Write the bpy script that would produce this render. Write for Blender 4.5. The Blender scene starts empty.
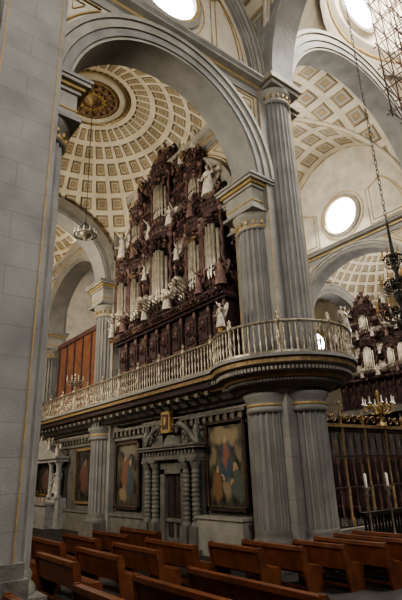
import bpy, math, random
from mathutils import Vector, Matrix
random.seed(7)
pi=math.pi
# ---------------------------------------------------------------- materials
def nmat(name):
    m=bpy.data.materials.new(name); m.use_nodes=True
    nt=m.node_tree; b=nt.nodes['Principled BSDF']
    return m,nt,b
def simple(name,c1,c2=None,rough=.7,metal=0,scale=3,bump=.0,detail=6,spec=.4,coord='Object',bscale=None):
    m,nt,b=nmat(name); N=nt.nodes; L=nt.links
    c2=c2 or tuple(x*.7 for x in c1)
    tc=N.new('ShaderNodeTexCoord'); no=N.new('ShaderNodeTexNoise')
    no.inputs['Scale'].default_value=scale; no.inputs['Detail'].default_value=detail
    L.new(tc.outputs[coord],no.inputs['Vector'])
    r=N.new('ShaderNodeValToRGB'); r.color_ramp.elements[0].position=.32; r.color_ramp.elements[1].position=.68
    r.color_ramp.elements[0].color=(*c2,1); r.color_ramp.elements[1].color=(*c1,1)
    L.new(no.outputs['Fac'],r.inputs['Fac']); L.new(r.outputs['Color'],b.inputs['Base Color'])
    b.inputs['Roughness'].default_value=rough; b.inputs['Metallic'].default_value=metal
    b.inputs['Specular IOR Level'].default_value=spec
    if bump:
        bp=N.new('ShaderNodeBump'); bp.inputs['Strength'].default_value=bump; bp.inputs['Distance'].default_value=.05
        n2=N.new('ShaderNodeTexNoise'); n2.inputs['Scale'].default_value=bscale or scale*4; L.new(tc.outputs[coord],n2.inputs['Vector'])
        L.new(n2.outputs['Fac'],bp.inputs['Height']); L.new(bp.outputs['Normal'],b.inputs['Normal'])
    return m
def stone(name,c1,c2,joint,bw=1.1,bh=.5):
    m,nt,b=nmat(name); N=nt.nodes; L=nt.links
    tc=N.new('ShaderNodeTexCoord'); sp=N.new('ShaderNodeSeparateXYZ'); L.new(tc.outputs['Object'],sp.inputs[0])
    ad=N.new('ShaderNodeMath'); ad.operation='ADD'; L.new(sp.outputs['X'],ad.inputs[0]); L.new(sp.outputs['Y'],ad.inputs[1])
    cb=N.new('ShaderNodeCombineXYZ'); L.new(ad.outputs[0],cb.inputs['X']); L.new(sp.outputs['Z'],cb.inputs['Y'])
    br=N.new('ShaderNodeTexBrick'); br.inputs['Scale'].default_value=1; br.inputs['Brick Width'].default_value=bw; br.inputs['Row Height'].default_value=bh
    br.inputs['Mortar Size'].default_value=.008; br.inputs['Color1'].default_value=(*c1,1); br.inputs['Color2'].default_value=(*c2,1); br.inputs['Mortar'].default_value=(*joint,1)
    L.new(cb.outputs[0],br.inputs['Vector'])
    no=N.new('ShaderNodeTexNoise'); no.inputs['Scale'].default_value=1.3; no.inputs['Detail'].default_value=8; L.new(tc.outputs['Object'],no.inputs['Vector'])
    rr=N.new('ShaderNodeValToRGB'); rr.color_ramp.elements[0].position=.3; rr.color_ramp.elements[0].color=(.68,.68,.68,1); rr.color_ramp.elements[1].position=.7; rr.color_ramp.elements[1].color=(1.1,1.08,1.05,1)
    L.new(no.outputs['Fac'],rr.inputs['Fac'])
    mx=N.new('ShaderNodeMix'); mx.data_type='RGBA'; mx.blend_type='MULTIPLY'; mx.inputs[0].default_value=1
    L.new(br.outputs['Color'],mx.inputs[6]); L.new(rr.outputs['Color'],mx.inputs[7]); L.new(mx.outputs[2],b.inputs['Base Color'])
    b.inputs['Roughness'].default_value=.75
    bp=N.new('ShaderNodeBump'); bp.inputs['Strength'].default_value=.25; bp.inputs['Distance'].default_value=.02
    n2=N.new('ShaderNodeTexNoise'); n2.inputs['Scale'].default_value=25; L.new(tc.outputs['Object'],n2.inputs['Vector'])
    L.new(n2.outputs['Fac'],bp.inputs['Height']); L.new(bp.outputs['Normal'],b.inputs['Normal'])
    return m
def coffer(name,rib,panel,gold,inner):
    m,nt,b=nmat(name); N=nt.nodes; L=nt.links
    uv=N.new('ShaderNodeUVMap'); sp=N.new('ShaderNodeSeparateXYZ'); L.new(uv.outputs[0],sp.inputs[0])
    def f(o):
        a=N.new('ShaderNodeMath'); a.operation='FRACT'; L.new(o,a.inputs[0])
        s=N.new('ShaderNodeMath'); s.operation='SUBTRACT'; L.new(a.outputs[0],s.inputs[0]); s.inputs[1].default_value=.5
        c=N.new('ShaderNodeMath'); c.operation='ABSOLUTE'; L.new(s.outputs[0],c.inputs[0])
        d=N.new('ShaderNodeMath'); d.operation='MULTIPLY'; L.new(c.outputs[0],d.inputs[0]); d.inputs[1].default_value=2
        return d.outputs[0]
    mx=N.new('ShaderNodeMath'); mx.operation='MAXIMUM'; L.new(f(sp.outputs['X']),mx.inputs[0]); L.new(f(sp.outputs['Y']),mx.inputs[1])
    r=N.new('ShaderNodeValToRGB'); cr=r.color_ramp; cr.interpolation='CONSTANT'
    stops=[(0,gold),(.16,panel),(.36,inner),(.46,panel),(.60,gold),(.68,rib)]
    cr.elements[0].position=0; cr.elements[0].color=(*gold,1); cr.elements[1].position=.16; cr.elements[1].color=(*panel,1)
    for p,c in stops[2:]:
        e=cr.elements.new(p); e.color=(*c,1)
    L.new(mx.outputs[0],r.inputs['Fac']); 
    tc=N.new('ShaderNodeTexCoord'); no=N.new('ShaderNodeTexNoise'); no.inputs['Scale'].default_value=1.2; no.inputs['Detail'].default_value=6; L.new(tc.outputs['Object'],no.inputs['Vector'])
    rr=N.new('ShaderNodeValToRGB'); rr.color_ramp.elements[0].position=.3; rr.color_ramp.elements[0].color=(.74,.72,.68,1); rr.color_ramp.elements[1].position=.65
    L.new(no.outputs['Fac'],rr.inputs['Fac'])
    mm=N.new('ShaderNodeMix'); mm.data_type='RGBA'; mm.blend_type='MULTIPLY'; mm.inputs[0].default_value=1
    L.new(r.outputs['Color'],mm.inputs[6]); L.new(rr.outputs['Color'],mm.inputs[7]); L.new(mm.outputs[2],b.inputs['Base Color'])
    h=N.new('ShaderNodeValToRGB'); h.color_ramp.elements[0].position=.6; h.color_ramp.elements[1].position=.74
    L.new(mx.outputs[0],h.inputs['Fac'])
    bp=N.new('ShaderNodeBump'); bp.inputs['Strength'].default_value=.8; bp.inputs['Distance'].default_value=.12
    L.new(h.outputs['Color'],bp.inputs['Height']); L.new(bp.outputs['Normal'],b.inputs['Normal'])
    b.inputs['Roughness'].default_value=.8
    return m
def painting(name,seed,blobs,bgd,bgl):
    m,nt,b=nmat(name); N=nt.nodes; L=nt.links
    uv=N.new('ShaderNodeUVMap'); no=N.new('ShaderNodeTexNoise'); no.inputs['Scale'].default_value=5; no.inputs['Detail'].default_value=8
    mp=N.new('ShaderNodeMapping'); mp.inputs['Location'].default_value=(seed,seed*2,0); L.new(uv.outputs[0],mp.inputs[0]); L.new(mp.outputs[0],no.inputs['Vector'])
    r=N.new('ShaderNodeValToRGB'); r.color_ramp.elements[0].position=.4; r.color_ramp.elements[0].color=(*bgd,1); r.color_ramp.elements[1].position=.68; r.color_ramp.elements[1].color=(*bgl,1)
    L.new(no.outputs['Fac'],r.inputs['Fac']); cur=r.outputs['Color']
    va=N.new('ShaderNodeVectorMath'); va.operation='MULTIPLY_ADD'; L.new(no.outputs['Color'],va.inputs[0]); va.inputs[1].default_value=(.3,.3,0); L.new(uv.outputs[0],va.inputs[2])
    for (cx,cy,rx,ry,c) in blobs:
        s=N.new('ShaderNodeVectorMath'); s.operation='SUBTRACT'; L.new(va.outputs[0],s.inputs[0]); s.inputs[1].default_value=(cx+.15,cy+.15,0)
        d=N.new('ShaderNodeVectorMath'); d.operation='MULTIPLY'; L.new(s.outputs[0],d.inputs[0]); d.inputs[1].default_value=(1/rx,1/ry,0)
        l=N.new('ShaderNodeVectorMath'); l.operation='LENGTH'; L.new(d.outputs[0],l.inputs[0])
        mr=N.new('ShaderNodeMapRange'); mr.inputs[1].default_value=1.1; mr.inputs[2].default_value=.7; L.new(l.outputs['Value'],mr.inputs[0])
        mx=N.new('ShaderNodeMix'); mx.data_type='RGBA'; L.new(mr.outputs[0],mx.inputs[0]); L.new(cur,mx.inputs[6]); mx.inputs[7].default_value=(*c,1); cur=mx.outputs[2]
    L.new(cur,b.inputs['Base Color']); b.inputs['Roughness'].default_value=.45
    return m
def emis(name,c,s):
    m,nt,b=nmat(name); b.inputs['Base Color'].default_value=(*c,1); b.inputs['Emission Color'].default_value=(*c,1); b.inputs['Emission Strength'].default_value=s
    return m
STONE=stone('grey_chiluca_stone',(.285,.268,.243),(.265,.25,.226),(.215,.202,.182))
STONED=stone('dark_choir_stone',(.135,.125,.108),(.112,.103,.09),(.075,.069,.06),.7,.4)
STONEL=simple('pale_stone',(.37,.34,.285),(.25,.23,.19),.7,0,2,.2)
STONEM=simple('weathered_carved_stone',(.19,.173,.146),(.115,.105,.088),.7,0,3,.3)
FLUTE=simple('fluted_stone',(.285,.267,.24),(.20,.188,.168),.7,0,1.5,.2)
CREAM=simple('cream_plaster',(.60,.53,.41),(.44,.385,.30),.8,0,1.5,.05)
GOLD=simple('gold_leaf',(.44,.27,.085),(.20,.115,.04),.45,.5,8,.3)
GOLDT=simple('gold_trim',(.48,.34,.14),(.33,.23,.09),.5,.3,6)
GOLDD=simple('tarnished_gilding',(.34,.23,.11),(.17,.11,.055),.55,.3,9,.2)
WOOD=simple('dark_carved_cedar',(.066,.031,.026),(.024,.013,.012),.5,0,6,.6,bscale=30)
WOODR=simple('red_brown_wood',(.14,.068,.056),(.062,.030,.025),.5,0,5,.4)
WOODL=simple('worn_carved_wood',(.24,.145,.118),(.12,.066,.053),.5,0,8,.4)
PEW=simple('varnished_pew_wood',(.17,.058,.023),(.085,.029,.013),.3,0,4,.1)
PIPE=simple('organ_pipe_tin',(.60,.53,.42),(.33,.285,.215),.36,.5,5)
WHITE=simple('white_gilt_statue',(.66,.60,.51),(.38,.31,.23),.6,0,9,.2)
MARB=simple('altar_marble',(.42,.40,.37),(.26,.25,.23),.5,0,4,.1)
IRON=simple('dark_iron',(.035,.028,.022),(.02,.016,.013),.5,.5,6)
BRASS=simple('balustrade_bronze',(.44,.375,.275),(.19,.16,.115),.38,.5,9)
FLOORM=stone('floor_paving',(.085,.073,.06),(.07,.06,.05),(.035,.03,.026),.8,.8)
COF=coffer('coffered_cream',(.72,.635,.48),(.29,.235,.165),(.46,.32,.13),(.58,.49,.34))
COFN=coffer('coffered_nave',(.64,.565,.43),(.30,.255,.19),(.44,.30,.12),(.50,.44,.33))
GLASS=emis('daylight_window_glass',(.88,.94,1.0),13)
DARK=simple('dark_void',(.015,.012,.01),None,.9)
WAX=simple('candle_wax',(.80,.76,.66),None,.5)
RUST=simple('scaffold_steel',(.11,.06,.045),(.055,.032,.027),.6,.2,6)
SILK=simple('orange_brown_panel',(.24,.10,.045),(.13,.05,.03),.6,0,2)
P1=painting('painting_assumption',1,[(.5,.84,.40,.14,(.30,.235,.13)),(.5,.55,.17,.28,(.06,.085,.11)),(.5,.62,.09,.18,(.26,.11,.07)),(.5,.78,.06,.05,(.42,.30,.19)),(.22,.25,.14,.2,(.20,.11,.05)),(.78,.25,.15,.2,(.10,.11,.09)),(.5,.18,.12,.16,(.26,.20,.12)),(.27,.44,.06,.05,(.38,.26,.17)),(.73,.42,.06,.05,(.36,.25,.16)),(.15,.6,.1,.1,(.23,.17,.11)),(.85,.62,.1,.1,(.2,.16,.1)),(.4,.33,.05,.04,(.36,.26,.17)),(.62,.3,.05,.04,(.33,.22,.14))],(.022,.02,.016),(.14,.118,.075))
P2=painting('painting_saints',5,[(.4,.5,.18,.3,(.17,.085,.05)),(.62,.4,.14,.3,(.06,.075,.08)),(.4,.78,.06,.06,(.34,.24,.15)),(.62,.7,.05,.05,(.32,.22,.14)),(.5,.9,.4,.1,(.16,.14,.1)),(.3,.2,.2,.12,(.22,.16,.09))],(.018,.017,.014),(.12,.10,.07))
P3=painting('painting_virgin',9,[(.5,.45,.25,.35,(.13,.06,.045)),(.5,.75,.08,.07,(.3,.21,.14))],(.012,.012,.012),(.07,.06,.05))
# ---------------------------------------------------------------- mesh builder
class MB:
    def __init__(s): s.v=[];s.f=[];s.mi=[];s.sm=[];s.uv=[];s.mats=[];s.M=Matrix.Identity(4)
    def add(s,vs,fs,mat,smooth=False,uvs=None):
        if mat not in s.mats: s.mats.append(mat)
        k=s.mats.index(mat); o=len(s.v); M=s.M
        s.v+= [tuple(M@Vector(p)) for p in vs]
        for i,f in enumerate(fs):
            s.f.append(tuple(o+j for j in f)); s.mi.append(k); s.sm.append(smooth); s.uv.append(uvs[i] if uvs else None)
    def box(s,a,b,mat):
        x0,y0,z0=a;x1,y1,z1=b
        s.add([(x0,y0,z0),(x1,y0,z0),(x1,y1,z0),(x0,y1,z0),(x0,y0,z1),(x1,y0,z1),(x1,y1,z1),(x0,y1,z1)],
              [(0,3,2,1),(4,5,6,7),(0,1,5,4),(1,2,6,5),(2,3,7,6),(3,0,4,7)],mat)
    def cbox(s,c,sz,mat): s.box([c[i]-sz[i]/2 for i in range(3)],[c[i]+sz[i]/2 for i in range(3)],mat)
    def lathe(s,prof,c,seg,mat,a0=0,a1=2*pi,smooth=True,sx=1,sy=1,cap=True):
        full=abs(a1-a0-2*pi)<1e-6; n=seg if full else seg+1
        vs=[];fs=[]
        for r,z in prof:
            for i in range(n):
                a=a0+(a1-a0)*i/seg; vs.append((c[0]+r*math.cos(a)*sx,c[1]+r*math.sin(a)*sy,c[2]+z))
        for j in range(len(prof)-1):
            for i in range(seg):
                i2=(i+1)%n; fs.append((j*n+i,j*n+i2,(j+1)*n+i2,(j+1)*n+i))
        s.add(vs,fs,mat,smooth)
        if cap:
            for j,rev in((0,True),(len(prof)-1,False)):
                if prof[j][0]>1e-3:
                    ring=[vs[j*n+i] for i in range(n)]
                    f=tuple(range(n)); s.add(ring,[f[::-1] if rev else f],mat)
    def flute(s,c,z0,z1,r,mat,nf=20,a0=0,a1=2*pi):
        pts=[]
        for i in range(nf):
            for q,rr in((0,.0),(.2,.0),(.35,.09),(.5,.12),(.65,.12),(.85,.09)):
                a=a0+(a1-a0)*(i+q)/nf; pts.append((math.cos(a)*r*(1-rr),math.sin(a)*r*(1-rr)))
        n=len(pts); vs=[(c[0]+p[0],c[1]+p[1],z0) for p in pts]+[(c[0]+p[0]*.96,c[1]+p[1]*.96,z1) for p in pts]
        s.add(vs,[(i,(i+1)%n,n+(i+1)%n,n+i) for i in range(n)],mat)
    def tube(s,pts,r,mat,seg=6,closed=False):
        pts=[Vector(p) for p in pts]; n=len(pts); vs=[];fs=[]
        for i,p in enumerate(pts):
            if closed: t=pts[(i+1)%n]-pts[i-1]
            else: t=pts[min(i+1,n-1)]-pts[max(i-1,0)]
            t.normalize(); u=t.cross(Vector((0,0,1)))
            if u.length<.1: u=t.cross(Vector((1,0,0)))
            u.normalize(); w=t.cross(u)
            rr=r[i] if isinstance(r,(list,tuple)) else r
            for k in range(seg):
                a=2*pi*k/seg; vs.append(tuple(p+u*math.cos(a)*rr+w*math.sin(a)*rr))
        for i in range(n if closed else n-1):
            j=(i+1)%n
            for k in range(seg):
                k2=(k+1)%seg; fs.append((i*seg+k,i*seg+k2,j*seg+k2,j*seg+k))
        if not closed: fs+=[tuple(range(seg))[::-1],tuple((n-1)*seg+k for k in range(seg))]
        s.add(vs,fs,mat,True)
    def sph(s,c,r,mat,seg=8,rings=6):
        if not isinstance(r,(tuple,list)): r=(r,r,r)
        vs=[];fs=[]
        for j in range(rings+1):
            t=pi*j/rings
            for i in range(seg):
                a=2*pi*i/seg; vs.append((c[0]+r[0]*math.sin(t)*math.cos(a),c[1]+r[1]*math.sin(t)*math.sin(a),c[2]-r[2]*math.cos(t)))
        for j in range(rings):
            for i in range(seg): fs.append((j*seg+i,j*seg+(i+1)%seg,(j+1)*seg+(i+1)%seg,(j+1)*seg+i))
        s.add(vs,fs,mat,True)
    def prism(s,poly,o,U,V,N,d,mat):
        o,U,V,N=map(Vector,(o,U,V,N)); n=len(poly)
        a=[tuple(o+U*p[0]+V*p[1]) for p in poly]; b=[tuple(o+U*p[0]+V*p[1]+N*d) for p in poly]
        s.add(a+b,[tuple(range(n)),tuple(range(2*n-1,n-1,-1))]+[(i,n+i,n+(i+1)%n,(i+1)%n) for i in range(n)],mat)
    def arch(s,sec,c,U,N,mats,rz=1.0,a0=0,a1=pi,seg=40,rx=1.0,V=(0,0,1)):
        c,U,N,V=map(Vector,(c,U,N,V)); m=len(sec); pts=[]
        for i in range(seg+1):
            a=a0+(a1-a0)*i/seg
            for r,nn in sec: pts.append(tuple(c+U*math.cos(a)*r*rx+V*math.sin(a)*r*rz+N*nn))
        for k in range(m):
            k2=(k+1)%m
            mt=mats[k%len(mats)]
            vs=[];ff=[]
            for i in range(seg+1): vs+=[pts[i*m+k],pts[i*m+k2]]
            for i in range(seg): ff.append((2*i,2*i+1,2*i+3,2*i+2))
            s.add(vs,ff,mt,True)
    def spandrel(s,c,U,N,W,rx,rz,z1,t,mat,seg=32):
        c,U,N=map(Vector,(c,U,N)); s0=c.z
        prof=[(-W,0),(-rx,0)]+[(-rx*math.cos(pi*i/seg),rz*math.sin(pi*i/seg)) for i in range(1,seg)]+[(rx,0),(W,0)]
        h=z1-s0
        for nn in(-t,t):
            vs=[];fs=[]
            for u,z in prof:
                vs+= [tuple(c+U*u+Vector((0,0,z))+N*nn), tuple(c+U*u+Vector((0,0,h))+N*nn)]
            for i in range(len(prof)-1): fs.append((2*i,2*i+2,2*i+3,2*i+1))
            s.add(vs,fs,mat)
        vs=[];fs=[]
        for u,z in prof: vs+=[tuple(c+U*u+Vector((0,0,z))-N*t),tuple(c+U*u+Vector((0,0,z))+N*t)]
        for i in range(len(prof)-1): fs.append((2*i,2*i+2,2*i+3,2*i+1))
        s.add(vs,fs,mat)
    def scroll(s,c,U,V,size,mat,turns=1.3,flip=1,th=.12):
        c,U,V=map(Vector,(c,U,V)); pts=[];rs=[]
        n=11
        for i in range(n):
            k=i/(n-1); a=turns*2*pi*k; r=size*(1-k*.85)
            pts.append(c+U*math.cos(a)*r*flip+V*math.sin(a)*r); rs.append(size*th*(1.3-k*.7))
        s.tube(pts,rs,mat,5)
    def sweep(s,path,sec,mats,cap=False):
        n=len(path); nor=[]
        for i in range(n):
            a=Vector(path[max(i-1,0)]);b=Vector(path[min(i+1,n-1)]); t=(b-a).normalized(); nor.append(Vector((t.y,-t.x)))
        for k in range(len(sec)-1):
            vs=[];fs=[]
            for i in range(n):
                for o,z in(sec[k],sec[k+1]):
                    p=Vector(path[i])+nor[i]*o; vs.append((p.x,p.y,z))
            for i in range(n-1): fs.append((2*i,2*i+1,2*i+3,2*i+2))
            s.add(vs,fs,mats[k%len(mats)])
    def build(s,name):
        me=bpy.data.meshes.new(name); me.from_pydata(s.v,[],s.f)
        for m in s.mats: me.materials.append(m)
        me.polygons.foreach_set('material_index',s.mi); me.polygons.foreach_set('use_smooth',s.sm)
        if any(u is not None for u in s.uv):
            ul=me.uv_layers.new(name='UVMap').data
            for p,u in zip(me.polygons,s.uv):
                if u:
                    for k,li in enumerate(p.loop_indices): ul[li].uv=u[k]
        me.update(); o=bpy.data.objects.new(name,me); bpy.context.scene.collection.objects.link(o); return o
X=(1,0,0);Y=(0,1,0);Z=(0,0,1)
# ---------------------------------------------------------------- floor / shell walls
m=MB(); m.box((-12,-14,-.3),(36,40,0),FLOORM); m.build('floor')
m=MB(); m.box((-12,39,0),(36,39.6,24),CREAM); m.build('wall_back')
m=MB(); m.box((30.2,-3,0),(30.8,39,18),CREAM)
for yy in(14.1,23.9,33.7):
    m.arch([(0.01,-.05),(1.0,-.05),(1.0,0),(.01,0)],(30.2,yy,11.5),Y,X,[GLASS],a1=2*pi)
    m.arch([(1.0,-.2),(1.25,-.2),(1.25,0),(1.0,0)],(30.2,yy,11.5),Y,X,[GOLDT],a1=2*pi)
m.build('wall_right')
m=MB(); m.box((-3.8,9.5,0),(-3.2,39,18),CREAM)
for yy in(14.1,23.9,33.7):
    m.arch([(0.01,.05),(1.3,.05),(1.3,0),(.01,0)],(-3.2,yy,10),Y,X,[GLASS],a1=2*pi)
m.build('wall_left')
# ---------------------------------------------------------------- piers
PX=[10,22]; PY=[9.2,19.0,28.8,38.4]
SPR=10.55; CZ=14.35
def capital(m,c,z0,z1,r,d):
    h=z1-z0
    if h>1.3:
        m.lathe([(r,0),(r*1.1,.04),(r*1.1,.1),(r*1.0,.12),(r*1.0,.3),(r*1.12,.34),(r*1.22,.46),(r*1.25,.5)],(c[0],c[1],z0),28,STONEL)
        m.lathe([(r*1.1,.04),(r*1.13,.07),(r*1.1,.1)],(c[0],c[1],z0),28,GOLDT)
        for i in range(16):
            a=2*pi*i/16; m.sph((c[0]+math.cos(a)*r*1.08,c[1]+math.sin(a)*r*1.08,z0+.21),(.05,.05,.08),GOLDT,5,4)
        q=r*1.28; b=z0+.5
        m.box((c[0]-q,c[1]-q,b),(c[0]+q,c[1]+q,b+.1),FLUTE)
        q=r*1.1; m.box((c[0]-q,c[1]-q,b+.1),(c[0]+q,c[1]+q,z1-.35),STONEL)
        m.box((c[0]-q-.02,c[1]-q-.02,b+.3),(c[0]+q+.02,c[1]+q+.02,b+.34),GOLDT)
        for k,(e,zz) in enumerate(((.06,.35),(.13,.26),(.22,.17),(.26,.08))):
            q=r*1.1+e; m.box((c[0]-q,c[1]-q,z1-zz),(c[0]+q,c[1]+q,z1-zz+.09),[STONEL,GOLDT,STONEL,FLUTE][k])
    else:
        m.lathe([(r,0),(r*1.12,.05),(r*1.12,.12),(r,.14),(r,.3),(r*1.15,.36),(r*1.25,.48),(r*1.25,.5)],(c[0],c[1],z0),28,STONEL)
        for i in range(18):
            a=2*pi*i/18; m.sph((c[0]+math.cos(a)*r*1.1,c[1]+math.sin(a)*r*1.1,z0+.23),(.05,.05,.09),GOLDT,5,4)
        q=r*1.25; m.box((c[0]-q,c[1]-q,z0+.5),(c[0]+q,c[1]+q,z0+.65),STONEL); q+=.08
        m.box((c[0]-q,c[1]-q,z0+.65),(c[0]+q,c[1]+q,z1),STONEL); m.box((c[0]-q-.01,c[1]-q-.01,z0+.68),(c[0]+q+.01,c[1]+q+.01,z0+.71),GOLDT)
def pier(x,y,dirs,flat=None,name='clustered_stone_pier'):
    m=MB(); k=.76
    m.box((x-k,y-k,.0),(x+k,y+k,CZ),STONE)
    for sx in(-1,1):
        for sy in(-1,1):
            m.cbox((x+sx*k,y+sy*k,(CZ+5)/2),(.02,.02,CZ-5),GOLDT)
    for (dx,dy),zt in dirs.items():
        cx,cy=x+dx*.66,y+dy*.66; r=.53
        if zt=='flat':
            q=.62
            m.box((cx-q,cy-q,0),(cx+q,cy+q,CZ+4),STONE)
            for s1 in(-1,1):
                px=cx+s1*(q-.09) if dx==0 else cx+dx*q; py=cy+s1*(q-.07) if dy==0 else cy+dy*q
                m.cbox((px,py,9.0),(.022,.03,15.8),GOLDT)
            m.box((cx-q-.12,cy-q-.12,0),(cx+q+.12,cy+q+.12,.9),STONEM); m.box((cx-q-.06,cy-q-.06,.9),(cx+q+.06,cy+q+.06,1.1),STONEM)
            continue
        r=.51 if zt==1 else .53
        m.box((cx-r*1.22,cy-r*1.22,0),(cx+r*1.22,cy+r*1.22,.5),STONEM)
        m.lathe([(r*1.2,0),(r*1.22,.08),(r*1.13,.14),(r*1.05,.18),(r*1.1,.26),(r*1.02,.34)],(cx,cy,.5),28,STONEM)
        z1=8.95 if zt==0 else CZ-.85
        m.flute((cx,cy),.84,z1,r,FLUTE)
        capital(m,(cx,cy),z1,SPR if zt==0 else CZ,r,(dx,dy))
    if abs(x-10)<.1 and y<30 or abs(x-22)<.1:
        for (dx,dy),zt in dirs.items():
            cx,cy=x+dx*.66,y+dy*.66
            m.lathe([(.53,0),(.6,.04),(.6,.12),(.56,.15),(.56,.3),(.66,.4),(.66,.5)],(cx,cy,3.6),28,FLUTE)
            m.lathe([(.575,.17),(.59,.20),(.575,.23)],(cx,cy,3.6),28,GOLDT)
            m.lathe([(.68,0),(.66,.1),(.56,.16),(.6,.24),(.53,.3)],(cx,cy,4.9),28,FLUTE)
    return m.build(name)
pier(10,9.2,{(-1,0):0,(0,1):0,(1,0):1,(0,-1):1})
pier(22,9.2,{(1,0):0,(0,1):0,(-1,0):1,(0,-1):1})
for yy in PY[1:3]:
    pier(10,yy,{(-1,0):0,(0,1):0,(1,0):1,(0,-1):0}); pier(22,yy,{(1,0):0,(0,1):0,(-1,0):1,(0,-1):0})
pier(1.85,8.8,{(1,0):0,(0,1):0,(-1,0):0,(0,-1):'flat'})
for yy in PY[1:3]: pier(1.85,yy,{(1,0):0,(0,1):0,(-1,0):0,(0,-1):0})
# ---------------------------------------------------------------- arches + walls above
def ring_sec(ri,ro,t):
    d=ro-ri
    return [(ri,-t),(ri+.12*d,-t),(ri+.12*d,-t-.05),(ri+.45*d,-t-.05),(ri+.45*d,-t-.1),(ri+.8*d,-t-.1),(ri+.8*d,-t-.16),(ro,-t-.16),(ro,t+.16),(ri+.8*d,t+.16),(ri+.8*d,t+.1),(ri+.45*d,t+.1),(ri+.45*d,t+.05),(ri+.12*d,t+.05),(ri+.12*d,t),(ri,t)]
RM=[STONEL,FLUTE,FLUTE,FLUTE,STONEL,FLUTE,STONEL,FLUTE,STONEL,FLUTE,STONEL,FLUTE,FLUTE,FLUTE,STONEL,FLUTE]
def panel_lines(m,c,U,nn,W,R,rz,z1,s0):
    c=Vector(c);U=Vector(U);nn=Vector(nn)
    for sg in(-1,1):
        for off,rad in((.18,.028),(.36,.016)):
            a_s=[];
            Wi=W-off*.8; zt=z1-off*.8
            for i in range(60):
                a=pi/2*i/59; u=(R+off)*math.cos(a); z=s0+(R+off)*rz*math.sin(a)
                if u<Wi and z<zt: a_s.append((u,z))
            if len(a_s)<3: continue
            u0,z0=a_s[0]; u1,z1b=a_s[-1]
            pts=a_s+[(u1,zt),(Wi,zt),(Wi,z0)]
            m.tube([c+U*(sg*u)+Vector((0,0,z-c.z))+nn for u,z in pts],rad,GOLDT,5,True)
def archwall(name,c,U,N,W,rx,rz_abs,ro,z1,t=.45):
    m=MB(); rz=rz_abs/rx
    m.arch(ring_sec(rx,ro,t+.05),c,U,N,RM,rz=rz)
    m.spandrel(c,U,N,W,ro-.1,(ro-.1)*rz,z1,t,CREAM)
    for sg in(-1,1): panel_lines(m,c,U,Vector(N)*sg*(t+.02),W-.7,ro,rz,z1,c[2])
    return m.build(name)
for i,yy in enumerate([9.0]+PY[1:3]):
    archwall('aisle_transverse_arch',(5.93,yy,SPR),X,Y,4.0,2.93,2.9,3.6,CZ-.6)
    archwall('aisle_transverse_arch',(26.1,yy,SPR),X,Y,4.0,2.93,2.9,3.6,CZ-.6)
for x in(10,22):
    for j in range(3):
        yc=(PY[j]+PY[j+1])/2
        archwall('arcade_arch',(x,yc,SPR),Y,X,4.9,3.66,3.0,4.2,CZ-.6)
for x in(1.85,):
    for j in range(3):
        yc=(PY[j]+PY[j+1])/2
        archwall('arcade_arch',(x,yc,SPR),Y,X,4.9,3.66,3.0,4.2,CZ-.6)
for k,yy in enumerate([9.1]+PY[1:3]):
    m=MB(); m.arch(ring_sec(4.85,5.7,.5),(16,yy,CZ+.1),X,Y,RM); m.build('nave_transverse_arch')
for x in(10,22):
    m=MB(); m.arch(ring_sec(4.85,5.7,.5),(x,3.1,CZ+.1),Y,X,RM)
    m.spandrel((x,3.1,CZ+.1),Y,X,5.9,5.6,5.6,21,.3,CREAM); m.build('crossing_arch')
CSEC=[(0,CZ-.65),(.06,CZ-.65),(.06,CZ-.4),(.14,CZ-.36),(.14,CZ-.26),(.32,CZ-.2),(.32,CZ-.12),(.4,CZ-.05),(.4,CZ),(0,CZ)]
CM=[STONEL,FLUTE,STONEL,GOLDT,STONEL,FLUTE,STONEL]
def clerestory(c,U,N,W,zw,rw):
    m=MB(); C=Vector(c);U_=Vector(U);N_=Vector(N)
    a=C-U_*W-N_*.45; b=C+U_*W+N_*.45
    m.box((min(a.x,b.x),min(a.y,b.y),CZ-.62),(max(a.x,b.x),max(a.y,b.y),21),CREAM)
    for sg in(-1,1):
        q=sg*.45
        cc=C+Vector((0,0,zw-C.z))
        m.arch([(.01,q+sg*.02),(rw,q+sg*.02),(rw,q),(.01,q)],cc,U,N,[GLASS],a1=2*pi)
        for g in range(4):
            a_=pi*g/4; d=U_*math.cos(a_)+Vector((0,0,math.sin(a_)))
            m.tube([cc+N_*(q+sg*.04)-d*rw,cc+N_*(q+sg*.04)+d*rw],.012,IRON,4)
        m.arch([(rw,q),(rw,q+sg*.16),(rw+.1,q+sg*.2),(rw+.25,q+sg*.12),(rw+.25,q)],cc,U,N,[STONEL,GOLDT,STONEL,STONEL,STONEL],a1=2*pi)
        m.arch([(rw+.4,q),(rw+.4,q+sg*.03),(rw+.44,q+sg*.03),(rw+.44,q)],cc,U,N,[GOLDT],a1=2*pi)
        for kk in(-1,1):
            for e in(0,.2):
                zb=CZ+.25+e
                pts=[(rw+.7+e,zb),(W-.9-e,zb)]+[((W-.9-e)*math.cos(a_),zb+(3.6-e)*math.sin(a_)) for a_ in [i*pi/20 for i in range(1,6)]]+[(rw+.7+e,zb+2.2-e)]
                m.tube([C+U_*(kk*u)+Vector((0,0,z-C.z))+N_*(q+sg*.02) for u,z in pts],.022,GOLDT,5,True)
    return m
for j in range(3):
    yc=(PY[j]+PY[j+1])/2
    for x in(10,22):
        m=clerestory((x,yc,0),Y,X,4.9,16.0,1.05)
        m.sweep([(x-.45,PY[j+1]-.8),(x-.45,PY[j]+.8)],CSEC,CM)
        m.sweep([(x+.45,PY[j]+.8),(x+.45,PY[j+1]-.8)],CSEC,CM)
        m.build('clerestory_wall')
m=clerestory((5.7,9.0,0),X,Y,4.0,15.85,1.05)
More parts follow.
